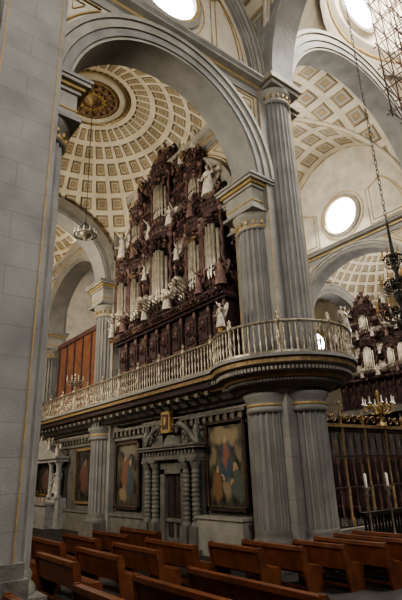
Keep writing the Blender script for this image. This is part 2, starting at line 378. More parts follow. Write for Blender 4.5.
m.sweep([(2.6,8.55),(9.3,8.55)],CSEC,CM)
m.arch(ring_sec(3.1,3.55,.3),(5.93,8.7,CZ+.05),X,Y,RM,rz=4.4/3.4)
m.build('clerestory_wall')
# ---------------------------------------------------------------- vaults
def groin(name,xc,yc,hx,hy,s0,H,mat,n=44,cs=1.25):
    m=MB(); vs=[];fs=[];uvs=[]
    for i in range(n+1):
        a=pi*i/n
        for j in range(n+1):
            b=pi*j/n; vs.append((xc-hx*math.cos(a),yc-hy*math.cos(b),s0+H*max(math.sin(a),math.sin(b))))
    for i in range(n):
        for j in range(n):
            ids=[(i,j),(i+1,j),(i+1,j+1),(i,j+1)]
            A=math.sin(pi*(i+.5)/n)>=math.sin(pi*(j+.5)/n)
            uv=[]
            for (p,q) in ids:
                if A: uv.append((pi*p/n*hx/cs,vs[p*(n+1)+q][1]/cs))
                else: uv.append((pi*q/n*hy/cs,vs[p*(n+1)+q][0]/cs))
            fs.append(tuple(p*(n+1)+q for p,q in ids)); uvs.append(uv)
    m.add(vs,fs,mat,False,uvs)
    for sg in(1,-1):
        pts=[]
        for i in range(n+1):
            a=pi*i/n; pts.append((xc-hx*math.cos(a),yc-sg*hy*math.cos(a),s0+H*math.sin(a)-.02))
        m.tube(pts,.14,CREAM,6); m.tube([(p[0],p[1],p[2]-.14) for p in pts],.03,GOLDT,5)
    m.lathe([(.7,0),(.6,-.12),(.35,-.16),(.1,-.3)],(xc,yc,s0+H),20,GOLD)
    return m.build(name)
for j in range(3): groin('ceiling_nave_vault',16,(PY[j]+PY[j+1])/2,5.6,4.5,CZ,5.9,COFN)
groin('ceiling_transept_vault',5.93,3.15,4.1,5.6,CZ,4.6,COFN)
def saildome(name,xc,yc,hx,hy,s0,R,H,mat,na=96,nr=30):
    m=MB(); vs=[];fs=[];uvs=[];nu=40
    def pol(i,k):
        a=2*pi*i/na; c,s_=abs(math.cos(a)),abs(math.sin(a)); smax=min(hx/max(c,1e-6),hy/max(s_,1e-6)); smax=min(smax,R*.9999)
        th=math.asin(smax/R)*k/nr; rho=R*math.sin(th)
        return a,th,rho
    for k in range(nr+1):
        for i in range(na):
            a,th,rho=pol(i,k); vs.append((xc+rho*math.cos(a),yc+rho*math.sin(a),s0+H*math.cos(th)))
    for k in range(nr):
        for i in range(na):
            i2=(i+1)%na; fs.append((k*na+i,k*na+i2,(k+1)*na+i2,(k+1)*na+i))
            uv=[]
            for (p,q) in((i,k),(i+1,k),(i+1,k+1),(i,k+1)):
                a,th,rho=pol(p,q); uv.append((p/na*nu,th/(pi/2)*11.5))
            uvs.append(uv)
    m.add(vs,fs,mat,False,uvs)
    m.lathe([(1.35,.0),(1.35,-.1),(1.2,-.16),(1.05,-.1)],(xc,yc,s0+H-.12),32,CREAM,cap=False)
    m.lathe([(1.4,-.1),(1.45,-.13),(1.4,-.16)],(xc,yc,s0+H-.1),32,GOLDT,cap=False)
    m.lathe([(1.05,-.1),(1.0,-.24),(.92,-.28),(.85,-.2),(.7,-.22)],(xc,yc,s0+H),32,GOLDD,cap=False)
    m.lathe([(.7,-.22),(.62,-.28),(.5,-.2),(.3,-.28),(.15,-.4),(.02,-.48)],(xc,yc,s0+H),32,GOLDD)
    for i in range(16):
        a=2*pi*i/16; m.sph((xc+.75*math.cos(a),yc+.75*math.sin(a),s0+H-.25),(.1,.1,.08),WOODL,6,4)
        m.scroll((xc+.45*math.cos(a),yc+.45*math.sin(a),s0+H-.3),(math.cos(a),math.sin(a),0),(-math.sin(a),math.cos(a),0),.1,GOLDT,1.2,1,.25)
    return m.build(name)
for j in range(3):
    yc=(PY[j]+PY[j+1])/2
    saildome('ceiling_aisle_dome',5.93,yc,3.75,4.55,SPR,5.92,5.75,COF)
    saildome('ceiling_aisle_dome',26.1,yc,3.75,4.55,SPR,5.92,5.75,COF)
# crossing pendentives, drum and dome
m=MB(); R=8.1;hs=5.7;na=96
vs=[];fs=[];uvs=[]
for i in range(na+1):
    a=2*pi*i/na; sm=hs/max(abs(math.cos(a)),abs(math.sin(a)))
    for k in range(11):
        rho=hs+(sm-hs)*k/10; vs.append((16+rho*math.cos(a),3.1+rho*math.sin(a),CZ+math.sqrt(max(R*R-rho*rho,0))))
for i in range(na):
    for k in range(10):
        fs.append((i*11+k,(i+1)*11+k,(i+1)*11+k+1,i*11+k+1)); uvs.append([(i/4,k/4),((i+1)/4,k/4),((i+1)/4,(k+1)/4),(i/4,(k+1)/4)])
m.add(vs,fs,CREAM,True,uvs)
m.lathe([(5.75,19.9),(5.5,20.3),(5.45,20.6),(5.2,20.75),(5.2,20.9),(5.6,20.95),(5.6,26)],(16,3.1,0),64,CREAM,cap=False)
m.lathe([(5.46,20.4),(5.38,20.48),(5.46,20.56)],(16,3.1,0),64,GOLDT,cap=False)
vs=[];fs=[];uvs=[]
for k in range(17):
    for i in range(65):
        th=pi/2*k/16;a=2*pi*i/64; vs.append((16+5.6*math.cos(th)*math.cos(a),3.1+5.6*math.cos(th)*math.sin(a),26+5*math.sin(th)))
for k in range(16):
    for i in range(64):
        fs.append((k*65+i,k*65+i+1,(k+1)*65+i+1,(k+1)*65+i)); uvs.append([(i/2,k/2),((i+1)/2,k/2),((i+1)/2,(k+1)/2),(i/2,(k+1)/2)])
m.add(vs,fs,COFN,False,uvs)
for i in range(8):
    a=pi/2-.17+2*pi*i/8; ca,sa=math.cos(a),math.sin(a)
    c=Vector((16+5.5*ca,3.1+5.5*sa,23.2)); U=(-sa,ca,0);N=(-ca,-sa,0)
    m.arch([(.01,.0),(1.0,.0),(1.0,.05),(.01,.05)],c,U,N,[GLASS],a1=2*pi,rz=1.2)
    m.arch([(1.0,-.05),(1.2,-.05),(1.2,.2),(1.0,.2)],c,U,N,[STONEL],a1=2*pi,rz=1.2)
m.build('ceiling_crossing_dome')
# ---------------------------------------------------------------- choir walls, tribune
def choir_side(mirror):
    def mx(x): return 32-x if mirror else x
    m=MB()
    a,b=sorted((mx(9.5),mx(10.5)))
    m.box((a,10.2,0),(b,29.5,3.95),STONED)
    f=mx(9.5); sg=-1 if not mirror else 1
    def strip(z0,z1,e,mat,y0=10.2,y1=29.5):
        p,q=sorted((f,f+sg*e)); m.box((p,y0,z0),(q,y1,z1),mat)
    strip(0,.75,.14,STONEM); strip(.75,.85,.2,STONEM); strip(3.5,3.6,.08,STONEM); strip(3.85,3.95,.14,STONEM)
    if not mirror:
        m.box((9.1,10.25,0),(9.5,12.25,.95),STONEL); m.box((9.05,10.2,.95),(9.5,12.3,1.02),STONEL)
        y=10.3
        while y<29.3:
            m.box((9.35,y,3.64),(9.5,y+.12,3.84),STONEM); m.cbox((9.44,y+.22,3.74),(.06,.07,.12),GOLDD); y+=.34
    return m.build('wall_choir_right' if mirror else 'wall_choir_left')
choir_side(False); choir_side(True)
def tribune_path(mirror):
    p=[(8.45,30.0)]+[(8.45,30-1.0*i) for i in range(1,20)]+[(8.45,10.6)]
    a=142.6
    while a<=350: p.append((10+1.95*math.cos(math.radians(a)),9.2+1.95*math.sin(math.radians(a)))); a+=6.3
    if mirror: p=[(32-x,y) for x,y in p][::-1]
    return p
def tribune(mirror):
    path=tribune_path(mirror); m=MB()
    sec=[(-1.15,4.05),(-.9,4.08),(-.8,4.16),(-.65,4.2),(-.5,4.34),(-.3,4.4),(-.25,4.48),(-.08,4.52),(-.08,4.66),(.04,4.7),(.04,4.82),(.12,4.84),(.12,4.92),(-1.15,4.92)]
    m.sweep(path,sec,[STONEM,FLUTE,STONEM,STONEM,STONEM,GOLDD,STONEM,WOOD,FLUTE,GOLDD,STONEM,FLUTE,STONEM])
    a,b=sorted(((32-9.3 if mirror else 9.3),(32-11 if mirror else 11)))
    m.box((a,10.4,4.6),(b,29.8,4.9),STONEM)
    pts=[Vector(p) for p in path]
    if not mirror:
        for i in range(1,20):
            for q in(0,.5):
                y=pts[i].y+q; m.scroll((8.75,y,4.32),(1,0,0),Z,.09,STONEM,1.2,-1,.4); m.cbox((8.8,y,4.38),(.35,.16,.12),STONEM)
        for i in range(20,len(pts)-1):
            for q in(0,.5):
                p=pts[i].lerp(pts[i+1],q); d=(p-Vector((10,9.2))).normalized(); c=p-d*.1
                m.cbox((c.x,c.y,4.59),(.07,.07,.09),STONEL)
                c=p-d*.4; m.sph((c.x,c.y,4.36),(.06,.06,.07),STONEM,6,4)
    m.build('organ_tribune_gallery')
    m=MB(); step=.155; acc=0
    P=[]
    for i in range(len(pts)-1):
        seg=(pts[i+1]-pts[i]); l=seg.length; t=acc
        while t<l:
            P.append(pts[i]+seg*(t/l)); t+=step
        acc=t-l
    z0=4.92
    for i,p in enumerate(P):
        if i%9==0:
            m.lathe([(.07,0),(.07,.1),(.045,.14),(.045,.3),(.075,.4),(.045,.5),(.045,.76),(.07,.8),(.07,.93),(.03,.96),(.06,1.04),(.0,1.12)],(p.x,p.y,z0),8,BRASS)
        else:
            m.lathe([(.03,.08),(.015,.15),(.034,.3),(.015,.42),(.015,.46),(.034,.56),(.015,.72),(.03,.8)],(p.x,p.y,z0),6,BRASS,cap=False)
    m.sweep(path,[(-.04,z0+.8),(.04,z0+.8),(.05,z0+.83),(.04,z0+.86),(-.04,z0+.86),(-.04,z0+.8)],[BRASS])
    m.sweep(path,[(-.05,z0),(.05,z0),(.05,z0+.07),(-.05,z0+.07),(-.05,z0)],[BRASS])
    m.build('tribune_balustrade')
tribune(False); tribune(True)
# ---------------------------------------------------------------- paintings
def framed(name,y0,y1,z0,z1,pm,x=9.5,fm=WOOD):
    m=MB(); w=.11
    m.add([(x-.08,y1-w,z0+w),(x-.08,y0+w,z0+w),(x-.08,y0+w,z1-w),(x-.08,y1-w,z1-w)],[(0,1,2,3)],pm,False,[[(0,0),(1,0),(1,1),(0,1)]])
    m.box((x-.07,y0,z0),(x-.01,y1,z1),fm)
    for a,b in(((x-.14,y0,z0),(x-.01,y0+w,z1)),((x-.14,y1-w,z0),(x-.01,y1,z1)),((x-.14,y0,z0),(x-.01,y1,z0+w)),((x-.14,y0,z1-w),(x-.01,y1,z1))): m.box(a,b,fm)
    q=w
    m.tube([(x-.14,y0+q,z0+q),(x-.14,y1-q,z0+q),(x-.14,y1-q,z1-q),(x-.14,y0+q,z1-q)],.02,GOLDD,5,True)
    return m.build(name)
framed('framed_oil_painting',10.25,12.1,1.15,3.7,P1)
framed('framed_oil_painting',16.1,18.0,1.0,3.45,P2)
framed('framed_oil_painting',20.0,21.9,1.1,3.4,P3,fm=GOLDD)
# ---------------------------------------------------------------- portal with door
def portal():
    m=MB(); yc=0; x=0
    m.M=Matrix.Translation((9.42,13.75,0))@Matrix.Diagonal((.85,.86,1.02,1))
    A,B=STONEM,STONEL
    m.box((x-.02,yc-.55,0.1),(x+.1,yc+.55,2.15),DARK)
    for s in(-1,1):
        m.box((x-.06,yc+s*.27-.24,.15),(x-.01,yc+s*.27+.24,2.1),WOOD)
        for z in(.3,.95,1.55): m.box((x-.09,yc+s*.27-.17,z),(x-.05,yc+s*.27+.17,z+.48),WOOD)
        m.box((x-.2,yc+s*.7-.15,.0),(x+.08,yc+s*.7+.15,2.3),A)
        for q in(1.05,1.6):
            cy=yc+s*q; cx=x-.28
            m.box((cx-.2,cy-.2,0),(cx+.3,cy+.2,.7),A); 
            prof=[(.2,.7),(.2,.76),(.15,.8)]
            z=.84
            while z<2.25: prof+=[(.13,z),(.16,z+.03),(.16,z+.07),(.13,z+.1)]; z+=.13
            prof+=[(.15,2.3),(.17,2.34),(.22,2.46),(.22,2.5)]
            m.lathe(prof,(cx,cy,0),14,A,cap=False); m.box((cx-.22,cy-.22,2.5),(cx+.3,cy+.22,2.58),A)
            m.box((x-.1,cy-.2,.6),(x+.08,cy+.2,2.55),STONED)
    m.box((x-.2,yc-.85,2.15),(x+.08,yc+.85,2.5),A)
    m.box((x-.45,yc-1.85,2.58),(x+.08,yc+1.85,2.7),A); m.box((x-.4,yc-1.8,2.7),(x+.08,yc+1.8,2.88),STONED)
    m.box((x-.55,yc-1.95,2.88),(x+.08,yc+1.95,2.96),A); m.box((x-.62,yc-2.0,2.96),(x+.08,yc+2.0,3.02),A)
    for i in range(16): m.cbox((x-.42,yc-1.7+i*.227,2.79),(.06,.1,.12),A)
    for s in(-1,1):
        pts=[(x-.35,yc+s*(1.75-1.1*t),3.05+.6*math.sin(t*pi/2)) for t in [i/8 for i in range(9)]]
        m.tube(pts,[.1]*9,A,6); m.scroll((x-.35,yc+s*.55,3.5),Y,Z,.17,A,1.4,-s,.3)
        m.prism([(s*1.75,0),(s*.65,0),(s*.65,.6),(s*1.1,.45)],(x-.2,yc,3.02),Y,Z,X,.3,A)
        m.lathe([(.12,0),(.12,.1),(.05,.16),(.15,.34),(.1,.5),(.03,.6),(.06,.66),(0,.74)],(x-.3,yc+s*1.75,3.02),10,A)
        m.scroll((x-.45,yc+s*1.15,3.25),Y,Z,.16,A,1.3,s,.25)
    m.lathe([(.5,0),(.45,.2),(.3,.35),(.2,.5)],(x,yc,3.02),12,A,a0=pi/2,a1=3*pi/2)
    m.box((x-.5,yc-.3,3.42),(x-.3,yc+.3,4.1),GOLDT); m.box((x-.53,yc-.2,3.53),(x-.49,yc+.2,4.0),WOODR)
    m.sph((x-.54,yc,3.78),(.03,.1,.16),GOLDT)
    for s in(-1,1):
        m.scroll((x-.45,yc+s*.37,3.6),Y,Z,.12,GOLDD,1.2,s,.25); m.scroll((x-.45,yc+s*.33,4.05),Y,Z,.1,GOLDD,1.2,s,.25)
    m.box((x-.6,yc-2.0,0),(x,yc+2.0,.14),A)
    m.build('baroque_stone_portal')
portal()
# ---------------------------------------------------------------- angel statue helper
def angel(m,c,fx,fy,s=1.0,mat=WHITE,wmat=GOLDD,arm=1):
    old=m.M.copy(); ang=math.atan2(fy,fx)
    m.M=old@Matrix.Translation(c)@Matrix.Rotation(ang,4,'Z')@Matrix.Scale(s,4)
    m.lathe([(.24,0),(.25,.06),(.2,.3),(.17,.5),(.12,.62),(.15,.72),(.17,.8),(.1,.87),(.045,.9),(.045,.95)],(0,0,0),12,mat,sx=.75)
    for k in range(6): 
        a=k*1.05; m.tube([(.17*math.cos(a),.22*math.sin(a),.03),(.14*math.cos(a+.2),.18*math.sin(a+.2),.3),(.09*math.cos(a+.5),.12*math.sin(a+.5),.58)],.022,mat,5)
    m.sph((.02,0,1.01),(.075,.065,.085),mat); m.sph((-.015,0,1.03),(.08,.075,.085),wmat,8,5); m.sph((.095,0,1.0),(.014,.012,.016),mat,5,4)
    m.tube([(0,.15,.8),(.05,.27,.72),(.2,.28,.85),(.3,.24,1.0*arm)],[.055,.045,.038,.028],mat,6); m.sph((.31,.24,1.02*arm),.035,mat,6,5)
    m.tube([(0,-.15,.8),(.04,-.25,.62),(.2,-.2,.55)],[.055,.045,.03],mat,6); m.sph((.22,-.2,.55),.035,mat,6,5)
    m.tube([(-.02,.13,.78),(.1,.0,.6),(.02,-.16,.42)],[.03,.04,.03],wmat,5)
    for sg in(-1,1):
        m.prism([(.03,.78),(.16,.98),(.28,1.08),(.34,1.02),(.33,.86),(.28,.68),(.2,.52),(.12,.42),(.08,.6)],(-.12,0,0),(-.35,sg,0),Z,X,.03,mat)
    m.M=old
# ---------------------------------------------------------------- pipe organ
def organ(name,M,seed=3):
    m=MB(); m.M=M; W=3.7; Q=.6
    rnd=random.Random(seed)
    def pipe(u,n,z,h,r,mat=PIPE):
        m.lathe([(.012,0),(r,.26),(r,h),(r*.75,h)],(u,n,z),8,mat,cap=False)
        m.cbox((u,n+r*.92,z+.36),(r*.9,.02,.08),DARK)
    def wm():
        t=rnd.random()
        return GOLDD if t<.07 else WOODL if t<.27 else WOODR if t<.62 else WOOD
    def scrolls(u0,u1,z,n,size,cnt,mat=None):
        for i in range(cnt):
            u=u0+(u1-u0)*(i+.5)/cnt
            m.scroll((u,n,z+rnd.uniform(-.03,.03)),X,Z,size*rnd.uniform(.8,1.15),mat or wm(),1.2,rnd.choice((-1,1)),.22)
            if i%2==0: m.sph((u,n+.03,z+size*.8),(size*.3,size*.3,size*.45),mat or wm(),6,4)
    def foliage(u0,u1,z0,z1,n0,n1,cnt,size=.15):
        for i in range(cnt):
            u=rnd.uniform(u0,u1);z=rnd.uniform(z0,z1);n=rnd.uniform(n0,n1);sz=size*rnd.uniform(.6,1.3)
            a=rnd.uniform(0,pi)
            m.scroll((u,n,z),(math.cos(a)*.9,.3,math.sin(a)),(-math.sin(a),.2,math.cos(a)),sz,wm(),rnd.uniform(.8,1.5),rnd.choice((-1,1)),.25)
            if i%3==0: m.sph((u+.05,n+.05,z),(sz*.35,sz*.3,sz*.5),wm(),6,4)
    def colonnette(u,n,z0,z1,r=.07,mat=WOODR):
        pts=[];h=z1-z0;k=int(h*12)
        m.lathe([(r*1.5,0),(r*1.5,.08),(r,.12)],(u,n,z0),8,mat); m.lathe([(r,-.16),(r*1.3,-.12),(r*1.7,-.03),(r*1.7,0)],(u,n,z1),8,WOODL)
        for i in range(k+1):
            t=i/k; pts.append((u+.35*r*math.cos(t*h*9),n+.35*r*math.sin(t*h*9),z0+.1+(h-.22)*t))
        m.tube(pts,r,mat,7)
    m.box((-W+.15,-1.3,0),(W-.15,0,2.5),WOOD)
    for i in range(9):
        u=-3.15+i*.7875
        m.box((u-.3,0,.5),(u+.3,.05,2.2),WOODR); m.box((u-.22,.05,.6),(u+.22,.09,1.2),WOOD); m.box((u-.22,.05,1.35),(u+.22,.09,2.1),WOOD)
        m.scroll((u,.12,1.72),X,Z,.15,WOODR,1.3,1,.2); m.scroll((u,.12,.9),X,Z,.14,WOODR,1.3,-1,.2); m.sph((u,.11,1.95),(.08,.05,.08),WOODL,6,4)
        m.box((u-.42,0,0),(u-.34,.12,2.5),WOOD); m.sph((u-.38,.14,2.3),(.07,.07,.14),WOODL,6,4)
    foliage(-W+.2,W-.2,.5,2.3,.08,.16,50,.10)
    m.box((-W+.05,-1.3,0),(W-.05,.15,.4),WOOD)
    for e,z0,z1,mt in((.1,2.45,2.55,WOOD),(.2,2.55,2.65,WOODR),(.3,2.65,2.8,WOOD)): m.box((-W-.02*e,-1.3,z0),(W,e+.1,z1),mt)
    scrolls(-W,W,2.6,.45,.13,30)
    m.box((-W+.1,-1.3,2.8),(W-.1,-.2,6.0),WOOD); m.box((-2.6,-1.2,6.0),(2.6,-.3,8.3),WOOD); m.box((-1.0,-1.1,8.3),(1.0,-.4,9.0),WOOD)
    def tower(u,w,z0,z1,n0,np_,crown=.5):
        r=w/2
        m.lathe([(.05,-.7),(r*.45,-.5),(r*.6,-.35),(r*.95,-.22),(r*1.06,-.1),(r*1.08,0),(0,0)],(u,n0,z0),16,WOOD,a0=0,a1=pi,sy=Q)
        for i in range(9):
            a=pi*(i+.5)/9; m.sph((u+r*1.05*math.cos(a),n0+Q*r*1.05*math.sin(a),z0-.15),(.05,.05,.1),wm(),6,4)
            m.scroll((u+r*.8*math.cos(a),n0+Q*r*.85*math.sin(a),z0-.35),(-math.sin(a),math.cos(a),0),Z,.11,wm(),1.2,1,.25)
        H=z1-z0
        m.box((u-r,n0-.5,z0),(u+r,n0,z1),DARK)
        for i in range(np_):
            t=-1+2*(i+.5)/np_; k=math.sqrt(1-t*t)
            pipe(u+r*.84*t,n0+Q*r*.75*k+.02,z0+.02,H*(.52+.28*k),r*.84/np_*.86)
        for s in(-1,1): colonnette(u+s*(r+.04),n0+.12,z0,z1,.075)
        for rr in range(3):
            for i in range(7):
                a=pi*(i+.5)/7; m.scroll((u+r*.92*math.cos(a),n0+.05+Q*r*.9*math.sin(a),z1-.12-rr*.15-.12*abs(math.cos(a))),X,Z,.12,wm(),1.1,1 if (i+rr)%2 else -1,.28)
        m.lathe([(r*.95,-.1),(r*1.04,0),(r*1.06,.08),(r*1.0,.12),(r*1.0,.24),(r*1.12,.3),(r*1.16,.38),(0,.38)],(u,n0,z1),16,WOOD,a0=0,a1=pi,sy=Q+.1)
        m.lathe([(r*1.0,.12),(r*1.03,.14),(r*1.0,.17)],(u,n0,z1),16,WOODL,a0=0,a1=pi,cap=False,sy=Q+.1)
        for i in range(9):
            a=pi*(i+.5)/9; m.sph((u+r*1.04*math.cos(a),n0+(Q+.1)*r*1.04*math.sin(a),z1+.2),(.06,.06,.08),wm(),6,4)
        m.box((u-r*1.16,n0-.6,z1+.1),(u+r*1.16,n0+.02,z1+.38),WOOD)
        if crown:
            m.lathe([(r*.8,.38),(r*.65,.5),(r*.4,.58),(r*.35,.7),(r*.45,.78),(0,.85)],(u,n0-.1,z1),14,WOODR,sy=.7)
            foliage(u-r*1.1,u+r*1.1,z1+.4,z1+.85,n0-.1,n0+.25,16,.15)
    def flat(u0,u1,z0,z1,n,np_,sg=1):
        m.box((u0,n-.4,z0),(u1,n-.12,z1),DARK); w=(u1-u0)/np_
        for i in range(np_):
            t=(i+.5)/np_; k=abs(t-.5)*2
            pipe(u0+w*(i+.5),n,z0,(z1-z0)*(.58+.2*(k if sg>0 else 1-k)),w*.38)
        m.box((u0,n-.3,z1-.02),(u1,n+.12,z1+.16),WOOD); m.box((u0,n-.3,z1+.16),(u1,n+.2,z1+.24),WOODR)
        for q in range(3): scrolls(u0,u1,z1-.1-.13*q,n+.06,.10,max(3,np_//2+1))
        scrolls(u0,u1,z1+.12,n+.18,.07,np_//2+2)
        m.box((u0,n-.3,z0-.12),(u1,n+.14,z0),WOOD)
        for u in(u0,u1): colonnette(u,n+.08,z0,z1,.055)
    tower(0,1.3,3.2,6.0,.1,7)
    for s in(-1,1):
        tower(s*3.15,.95,3.2,5.7,.05,5)
        def rg(a,b): return min(s*a,s*b),max(s*a,s*b)
        a,b=rg(.78,1.52); flat(a,b,3.1,4.6,0,7,1); flat(a,b,4.95,6.0,0,7,-1)
        tower(s*2.08,.8,3.15,5.5,.05,5,0)
        m.box((rg(1.65,2.5)[0],-.3,5.85),(rg(1.65,2.5)[1],.1,6.05),WOOD)
        m.scroll((s*3.85,-.2,5.2),X,Z,.3,WOOD,1.3,s,.22); m.scroll((s*3.85,-.2,4.3),X,Z,.24,WOOD,1.3,-s,.22); m.scroll((s*3.8,-.2,3.4),X,Z,.3,WOOD,1.3,s,.22)
        m.prism([(s*3.6,2.8),(s*3.9,3.3),(s*3.75,3.9),(s*3.98,4.6),(s*3.8,5.3),(s*3.6,5.9)],(0,-.35,0),X,Z,Y,.12,WOOD)
        foliage(min(s*3.6,s*4.0),max(s*3.6,s*4.0),2.9,5.9,-.35,-.1,20,.16)
        angel(m,(s*3.15,.25,6.35),s*.2,1,1.15)
        angel(m,(s*1.15,.28,4.62),0,1,.6,WHITE)
        angel(m,(s*.78,.45,2.8),s*.5,1,.85,WHITE); angel(m,(s*2.6,.4,2.8),-s*.5,1,.8,WOODL)
        angel(m,(s*3.68,.35,2.8),s*.5,1,.85,WHITE if s>0 else WOODL)
        angel(m,(s*1.35,.1,8.72),s*.3,1,.8,WHITE if s<0 else WOODL)
        angel(m,(s*2.1,.3,5.95),s*.3,1,.7,WOODL)
    m.box((-W-.05,-1.3,6.0),(W+.05,.02,6.18),WOOD); m.box((-W-.1,-1.3,6.18),(W+.1,.1,6.28),WOODR); scrolls(-W,W,6.32,.1,.13,30)
    foliage(-3.6,3.6,6.1,6.7,.05,.35,80,.16)
    tower(0,1.15,6.85,8.9,.1,7,1)
    for s in(-1,1):
        tower(s*2.15,.8,6.7,8.1,.0,5)
        flat(min(s*.68,s*1.62),max(s*.68,s*1.62),6.6,7.55,0,9,1); flat(min(s*.68,s*1.62),max(s*.68,s*1.62),7.8,8.5,-.1,9,-1)
        pts=[(s*(2.7+.9*t),6.3+1.4*(1-t)**2) for t in [i/8 for i in range(9)]]
        m.prism([(s*2.65,6.28)]+[(u,z) for u,z in pts],(0,-.5,0),X,Z,Y,.3,WOOD)
        m.tube([(u,-.3,z) for u,z in pts],.08,WOODR,6); m.scroll((s*2.9,-.1,7.5),X,Z,.3,WOOD,1.3,s,.22); m.scroll((s*3.5,-.1,6.6),X,Z,.24,WOOD,1.3,s,.22)
        angel(m,(s*2.15,.05,8.9),s*.3,1,.95)
        m.scroll((s*1.1,.1,8.95),X,Z,.28,WOODR,1.3,s,.22); m.scroll((s*1.55,.1,8.8),X,Z,.2,WOOD,1.3,-s,.22)
        angel(m,(s*.75,.3,6.25),s*.4,1,.8,WHITE)
        m.prism([(s*.4,9.2),(s*1.1,9.1),(s*.95,9.5),(s*.6,9.9),(s*.3,10.1)],(0,-.1,0),X,Z,Y,.2,WOOD)
        m.scroll((s*.6,.15,9.75),X,Z,.25,WOODR,1.4,-s,.22)
        foliage(min(s*.3,s*1.8),max(s*.3,s*1.8),8.6,9.2,-.1,.3,34,.17)
        foliage(min(s*2.7,s*3.4),max(s*2.7,s*3.4),6.5,7.3,-.3,0,16,.16)
    foliage(-.75,.75,9.1,10.1,-.1,.25,50,.17); foliage(-.3,.3,10.0,10.5,-.1,.15,12,.13)
    m.box((-1.9,-1,8.5),(1.9,.0,8.65),WOOD); scrolls(-1.8,1.8,8.75,.05,.13,12)
    m.lathe([(.5,-.4),(.4,0),(.3,.15),(.15,.25),(.22,.3)],(0,-.05,9.85),10,WOODR)
    angel(m,(0,.0,10.1),0,1,.62,WOODL,WOOD)
    for i in range(23):
        u=-2.3+i*.209; L=.65+.25*math.cos(i*.55)
        m.tube([(u,.25,3.0),(u,.25+L*.75,3.12+L*.15),(u,.25+L,3.2+L*.2)],[.018,.028,.06],PIPE,7)
    return m.build(name)
MO=Matrix.Translation((9.35,14.2,4.92))@Matrix.Rotation(pi/2,4,'Z')
organ('baroque_pipe_organ',MO)
organ('baroque_pipe_organ.001',Matrix.Translation((22.2,14.1,4.92))@Matrix.Rotation(pi/2,4,'Z')@Matrix.Scale(.6,4))
m=MB(); m.box((10.0,21,4.9),(10.2,26.5,9.2),SILK)
for i in range(6): m.box((9.94,21+i*1.06,4.9),(10.0,21.15+i*1.06,9.2),WOODR)
m.box((9.9,20.9,9.2),(10.3,26.6,9.45),WOODR); m.build('gallery_wooden_screen')
# ---------------------------------------------------------------- side altar
m=MB(); x=9.36; y0,y1=22.9,27.8; yc=(y0+y1)/2
m.box((x-.7,y0+.5,0),(x+.1,y1-.5,1.0),MARB); m.box((x-.8,y0+.4,1.0),(x+.1,y1-.4,1.1),MARB); m.box((x-.3,y0,0),(x+.1,y1,1.3),MARB)
for q in(-2.2,-1.3,1.3,2.2):
    m.lathe([(.2,1.3),(.2,1.38),(.14,1.45),(.13,2.7),(.2,2.85),(.2,2.9)],(x-.25,yc+q,0),12,MARB)
m.box((x-.5,y0,2.9),(x+.1,y1,3.05),MARB); m.box((x-.6,y0-.1,3.05),(x+.1,y1+.1,3.15),MARB)
m.prism([(-2.4,0),(2.4,0),(1.2,.35),(.6,.85),(-.6,.85),(-1.2,.35)],(x-.4,yc,3.15),Y,Z,X,.4,MARB)
for q in(-2.2,-1.1,0,1.1,2.2): angel(m,(x-.4,yc+q,3.15 if abs(q)>1.5 else (3.5 if q else 3.95)),-1,0,.55 if q else .4)
m.add([(x-.05,yc+1,1.4),(x-.05,yc-1,1.4),(x-.05,yc-1,2.85),(x-.05,yc+1,2.85)],[(0,1,2,3)],P3,False,[[(0,0),(1,0),(1,1),(0,1)]])
m.tube([(x-.08,yc+1,1.4),(x-.08,yc-1,1.4),(x-.08,yc-1,2.85),(x-.08,yc+1,2.85)],.05,GOLD,5,True)
for q in(-1.75,1.75):
    m.box((x-.1,yc+q-.22,1.5),(x,yc+q+.22,2.6),DARK); angel(m,(x-.2,yc+q,1.5),-1,0,.85)
for i in range(6): m.lathe([(.05,0),(.02,.05),(.02,.3),(.03,.31),(.015,.32),(.015,.55)],(x-.5,yc-1.2+i*.48,1.1),6,GOLD)
m.build('marble_side_altar')
# ---------------------------------------------------------------- choir gate
m=MB(); y=9.3
m.box((11.2,y-.25,0),(20.8,y+.25,.6),STONEM)
xx=11.35; i=0
while xx<20.7:
    if i%6==0:
        m.lathe([(.08,.6),(.08,.8),(.045,.9),(.06,1.6),(.035,1.7),(.035,2.9),(.08,3.1),(.08,3.4)],(xx,y,0),8,GOLDD)
        m.lathe([(.06,3.46),(.03,3.55),(.08,3.66),(.03,3.8),(0,3.95)],(xx,y,0),8,GOLDD)
    else:
        m.lathe([(.028,.6),(.014,.75),(.032,1.05),(.014,1.3),(.014,1.7),(.034,1.9),(.014,2.1),(.014,2.6),(.03,2.9),(.014,3.2)],(xx,y,0),6,IRON if i%2 else WOODL,cap=False)
    xx+=.19; i+=1
for z,h in((.6,.06),(1.62,.05),(2.5,.05),(3.22,.12)): m.box((11.2,y-.04,z),(20.8,y+.04,z+h),WOOD)
m.box((11.2,y-.12,3.36),(20.8,y+.12,3.46),GOLDD)
for i in range(28):
    m.scroll((11.5+i*.34,y,3.62),X,Z,.15,GOLDD,1.3,1 if i%2 else -1,.16)
m.build('wrought_choir_gate')
m=MB()
for sx,x in((1,11.0),(-1,20.3)):
    m.box((x,11,0),(x+.6,28,2.4),WOOD)
    for i in range(17):
        y=11.1+i; xa=x+(.6 if sx>0 else 0)
        m.box((min(xa,xa+sx*.55),y,0),(max(xa,xa+sx*.55),y+.07,1.15),WOODR); m.box((min(xa,xa+sx*.5),y+.07,.42),(max(xa,xa+sx*.5),y+.93,.5),WOODR)
        m.lathe([(.06,1.2),(.045,1.4),(.045,2.2),(.07,2.35)],(xa+sx*.05,y+.03,0),8,WOODL,cap=False)
    m.box((x-.02,11,2.4),(x+.72,28,2.6),WOODR)
m.build('carved_choir_stalls')
m=MB(); y=8.1
